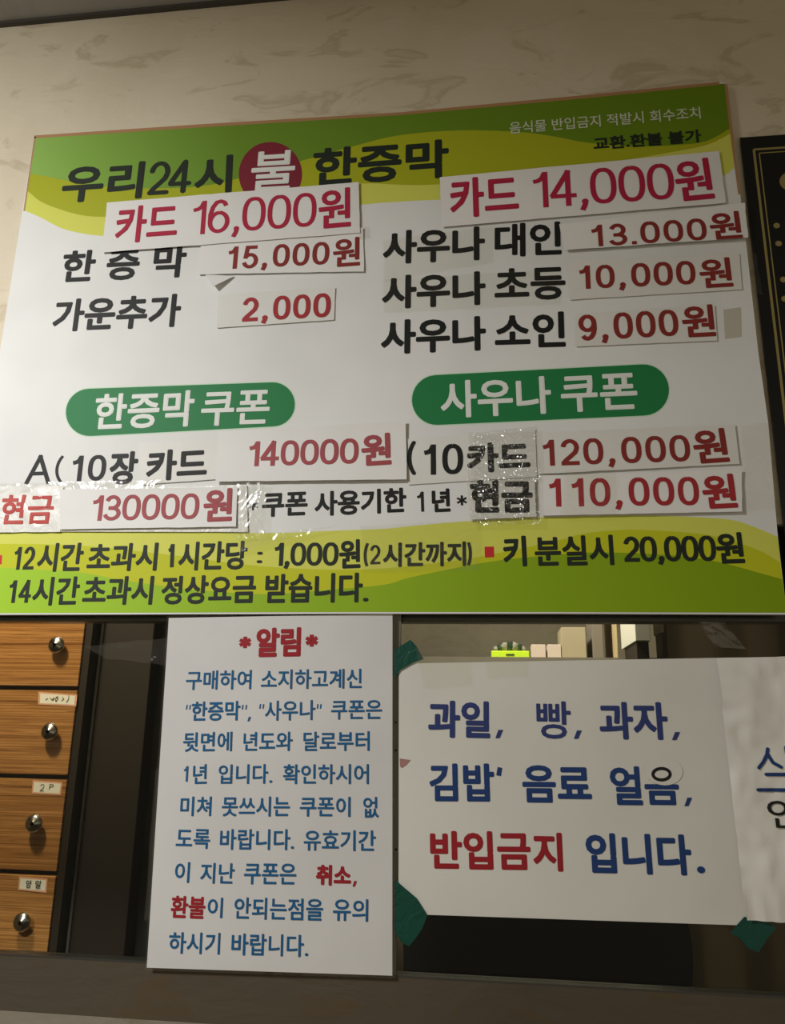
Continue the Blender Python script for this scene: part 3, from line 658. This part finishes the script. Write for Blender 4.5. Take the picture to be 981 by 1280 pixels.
for i in range(len(zz)-1):
    fr = box('drawer', (xl, xr, YC, YC+.016, zz[i+1]+.0035, zz[i]-.0035), M['wood'], cb, bevel=.0012)
    kp = U(*knob_px[i], YC-.012) if i < 4 else Vector((xr-.10, YC, (zz[i]+zz[i+1])/2))
    lathe('knob', [(.006,0),(.0062,-.004),(.0085,-.006),(.0130,-.008),(.0142,-.0105),(.0140,-.0125),(.0105,-.0165),(.003,-.0172)], (kp.x, YC, kp.z), M['chrome'], fr, 24)
    if i < 4 and lab_px[i]:
        L_ = lab_px[i]; o, _ = sheet('name_label', L_, YC-.0006, M['labelred'], None, 1, 1, parent=fr)
        cx_ = sum(p[0] for p in L_)/4; cy_ = sum(p[1] for p in L_)/4
        inn = [(cx_+(p[0]-cx_)*.90, cy_+(p[1]-cy_)*.76) for p in L_]
        I = Ink(YC-.0006, None, .0001); q = px([inn[3], inn[2], inn[1], inn[0]], YC-.0006); I.poly(q)
        I.build(M['label'], fr, 'label_face')
        y_ = YC-.0006; I = Ink(y_, None, .0006)
        if i == 1:
            for pl in ([(57,875),(60,873)], [(63,872),(65,875),(68,872),(66,876)], [(70,871),(73,873),(70,877),(69,874),(73,870)], [(78,871),(80,874),(77,876)], [(86,869),(86,874),(83,878)]): I.line(px(pl, y_), .0005)
        if i == 2: I.num('2', (50,989), (55,989), 9, .7); I.num('P', (61.5,987), (67,987), 7, .7)
        if i == 3: I.text('양', (32,1110), (39,1110), 10, .2); I.text('말', (44,1110.5), (51.5,1110.5), 10, .2)
        I.build(M['title'], fr, 'label_writing')
# tall dark cabinet beside it and the black partition
xb = U(182, 900, YC+.03).x
td = empty('tall_cabinet', ((xc+xb)/2, YC+.3, 0)); tag(td, 'tall dark brown cabinet side behind the glass, right of the drawers', 'cabinet')
box('side_panel', (xc+.004, xb, YC+.03, YC+.45, 0, 2.1), M['brown'], td, bevel=.002)
box('edge_highlight', (xc+.004, xc+.008, YC+.026, YC+.029, 0, 2.1), M['alu'], td)  # added pale strip, stands in for the highlight along the panel's edge
xk = U(500, 900, YC+.05).x
tag(box('black_partition', (xb+.002, xk-.02, YC+.06, YC+.10, 0, 2.1), M['blackpanel']), 'black partition panel behind the glass and the tall notice', 'partition')
# high-backed black chair
yh = .32
hb = empty('office_chair', (U(690, 1200, yh).x, yh+.25, 0)); tag(hb, 'black high-backed chair behind the glass under the food notice', 'chair')
pts = [(505,1300),(505,1120),(520,1098),(560,1085),(800,1090),(838,1105),(855,1140),(864,1175),(866,1205),(864,1240),(850,1300)]
bk = prism('backrest', list(reversed(px(smooth(pts, 3), yh))), yh, yh+.07, M['chair'], hb)
cxh, zb = hb.location.x, U(690, 1300, yh).z
box('back_post', (cxh-.03, cxh+.03, yh+.03, yh+.06, .52, zb+.02), M['chair'], hb)
box('seat', (cxh-.24, cxh+.24, yh+.02, yh+.5, .46, .54), M['chair'], hb, bevel=.02)
box('stem', (cxh-.03, cxh+.03, yh+.22, yh+.28, .07, .46), M['chrome'], hb)
for k in range(5):
    t = 2*math.pi*k/5; o = box('leg', (0, .27, -.02, .02, .03, .07), M['signblack'], None); o.parent = hb
    o.location = (0, 0, .0); o.rotation_euler = (0, 0, t)
# shelf at the back with its goods
YSH = 1.25
zs_ = U(650, 823.5, YSH).z
sh = empty('wall_shelf', (U(700, 823, YSH).x, YSH+.2, zs_-.02)); tag(sh, 'shelf board behind the glass holding boxes above the food notice', 'shelf')
xs0, xs1 = U(560, 823, YSH).x, U(838, 823, YSH).x
box('shelf_board', (xs0-.3, xs1, YSH-.05, YSH+.32, zs_-.022, zs_), M['shelf'], sh)
for x in (xs0-.28, xs1-.03): box('shelf_side', (x, x+.02, YSH-.04, YSH+.32, 0, zs_-.022), M['shelf'], sh)
def bx_px(name, xa, xb_, ya, m, lab, cat, dep=.15, yo=0.0, zb=None, grp=None, bev=.001):
    y = YSH+yo; a = U(xa, 820, y); b = U(xb_, 820, y); t = U(xa, ya, y)
    o = box(name, (a.x, b.x, y, y+dep, zb if zb is not None else zs_, t.z), m, None, bev); return tag(o, lab, cat, grp)
tr = empty('storage_tray', U(637, 823, YSH)); tr.location.z = zs_; tag(tr, 'acid yellow tray with dark green things on it, on the shelf behind the glass', 'tray')
a, b = U(614, 820, YSH-.02), U(661.5, 820, YSH-.02)
box('tray_body', (a.x, b.x, YSH-.02, YSH+.06, zs_, U(637, 813.5, YSH-.02).z), M['hivis'], tr, .002)
c0 = U(637.5, 818.3, YSH-.0202); box('tray_mark', (c0.x-.010, c0.x+.010, YSH-.0212, YSH-.0198, c0.z-.0016, c0.z+.0016), M['darkgreen'], tr)
zt_ = U(637, 813.5, YSH-.02).z
for k in range(7):
    xk_ = a.x+.012+(b.x-a.x-.024)*k/6; r_ = .008+.006*math.sin(math.pi*k/6)
    bm = bmesh.new(); bmesh.ops.create_icosphere(bm, subdivisions=2, radius=r_)
    for v in bm.verts: v.co *= 1+.25*noise.noise(v.co*120+Vector((k,0,0)))
    me = bpy.data.meshes.new('bundle'); bm.to_mesh(me); bm.free(); me.materials.append(M['darkgreen'] if k % 2 else M['greybox'])
    o = bpy.data.objects.new('green_bundle', me); COL.objects.link(o); o.parent = tr; o.location = Vector((xk_, YSH+.02, zt_+r_*.9))-tr.location
bx_px('small_box', 664.3, 682, 805.5, M['pinkbox'], 'small pale pink box next to the acid yellow tray', 'box', .05)
bx_px('small_box', 684.5, 701.5, 805.5, M['pinkbox'], 'small pale pink box next to the tall beige carton', 'box', .05)
bx_px('beige_carton', 702.5, 733, 784, M['carton'], 'tall beige carton on the shelf, right of the two pink boxes', 'carton', .12)
# cartons whose lit left sides are seen obliquely; far = pixel column of the far edge, near = of the near edge
def side_carton(name, far, near, right, yf, m, lab, zb=None, hb=.2):
    n0 = U(near, 820 if zb is None else zb, yf); y = yf
    while U(far, 820 if zb is None else zb, y).x < n0.x and y < yf+.6: y += .004
    z = zs_ if zb is None else n0.z
    return tag(box(name, (n0.x, U(right, 820, yf).x, yf, y, z, z+hb), m, None, .001), lab, 'carton')
side_carton('upright_carton', 734, 741.5, 754.5, YSH, M['greybox'], 'upright grey carton with a paler side on the shelf')
side_carton('tan_carton', 757, 771, 772.8, YSH-.04, M['tanbook'], 'tan carton standing on the shelf between the grey and the white cartons')
wc = side_carton('white_carton', 776.5, 794.5, 814.5, 1.02, M['whitebox'], 'white carton right of the tan carton, its pale side facing left', 801)
nc = side_carton('narrow_white_carton', 817, 826.5, 832, 1.10, M['whitebox'], 'narrow white carton next to the grey shelf post', 790)
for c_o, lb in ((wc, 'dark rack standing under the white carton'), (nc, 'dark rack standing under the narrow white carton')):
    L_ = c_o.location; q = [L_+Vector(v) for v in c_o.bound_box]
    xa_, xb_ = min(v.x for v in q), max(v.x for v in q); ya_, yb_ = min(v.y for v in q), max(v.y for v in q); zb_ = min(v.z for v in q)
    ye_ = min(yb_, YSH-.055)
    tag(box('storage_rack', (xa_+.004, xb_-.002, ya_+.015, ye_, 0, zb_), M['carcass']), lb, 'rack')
x_a, x_b, x_c = U(828, 820, YSH-.05).x, U(839, 820, YSH-.05).x, U(868, 820, YSH-.07).x
tag(box('shelf_post', (x_a, x_b, YSH-.06, YSH-.03, 0, 2.1), M['shelf'], None, .002), 'grey upright post at the right end of the shelf behind the glass', 'post')
tag(box('black_post', (x_b+.001, x_c, YSH-.09, YSH-.03, 0, 2.1), M['blackpanel'], None, .002), 'black upright post beside the grey shelf post', 'post')
# brown curtain on the right
yc_ = .72
V, F = [], []
xa = U(862, 1180, yc_).x; n = 90; 
for i in range(n+1):
    x = xa+.75*i/n; y = yc_+.006*math.sin(i*.52)+.005*math.sin(i*.23+1)
    V += [(x, y, .35), (x+.004*math.sin(i), y+.004, 1.3), (x, y, 2.1)]
for i in range(n): F += [(3*i, 3*i+3, 3*i+4, 3*i+1), (3*i+1, 3*i+4, 3*i+5, 3*i+2)]
tag(obj('brown_curtain', V, F, M['vein'], smooth=True), 'dark brown hanging curtain behind the glass at the right', 'curtain')

# ------------------------------------------------------------------ groups of repeats
GR = {'price_strip': 'price strips stuck on the board', 'clear_tape': 'clear tapes', 'green_tape': 'green tapes on the food notices',
      'notice': 'notices taped to the window', 'small_box': 'small pink boxes on the shelf', 'storage_rack': 'dark racks under the white cartons'}
for o in COL.objects:
    g = GR.get(o.name.split('.')[0])
    if g and not o.parent: o['group'] = g
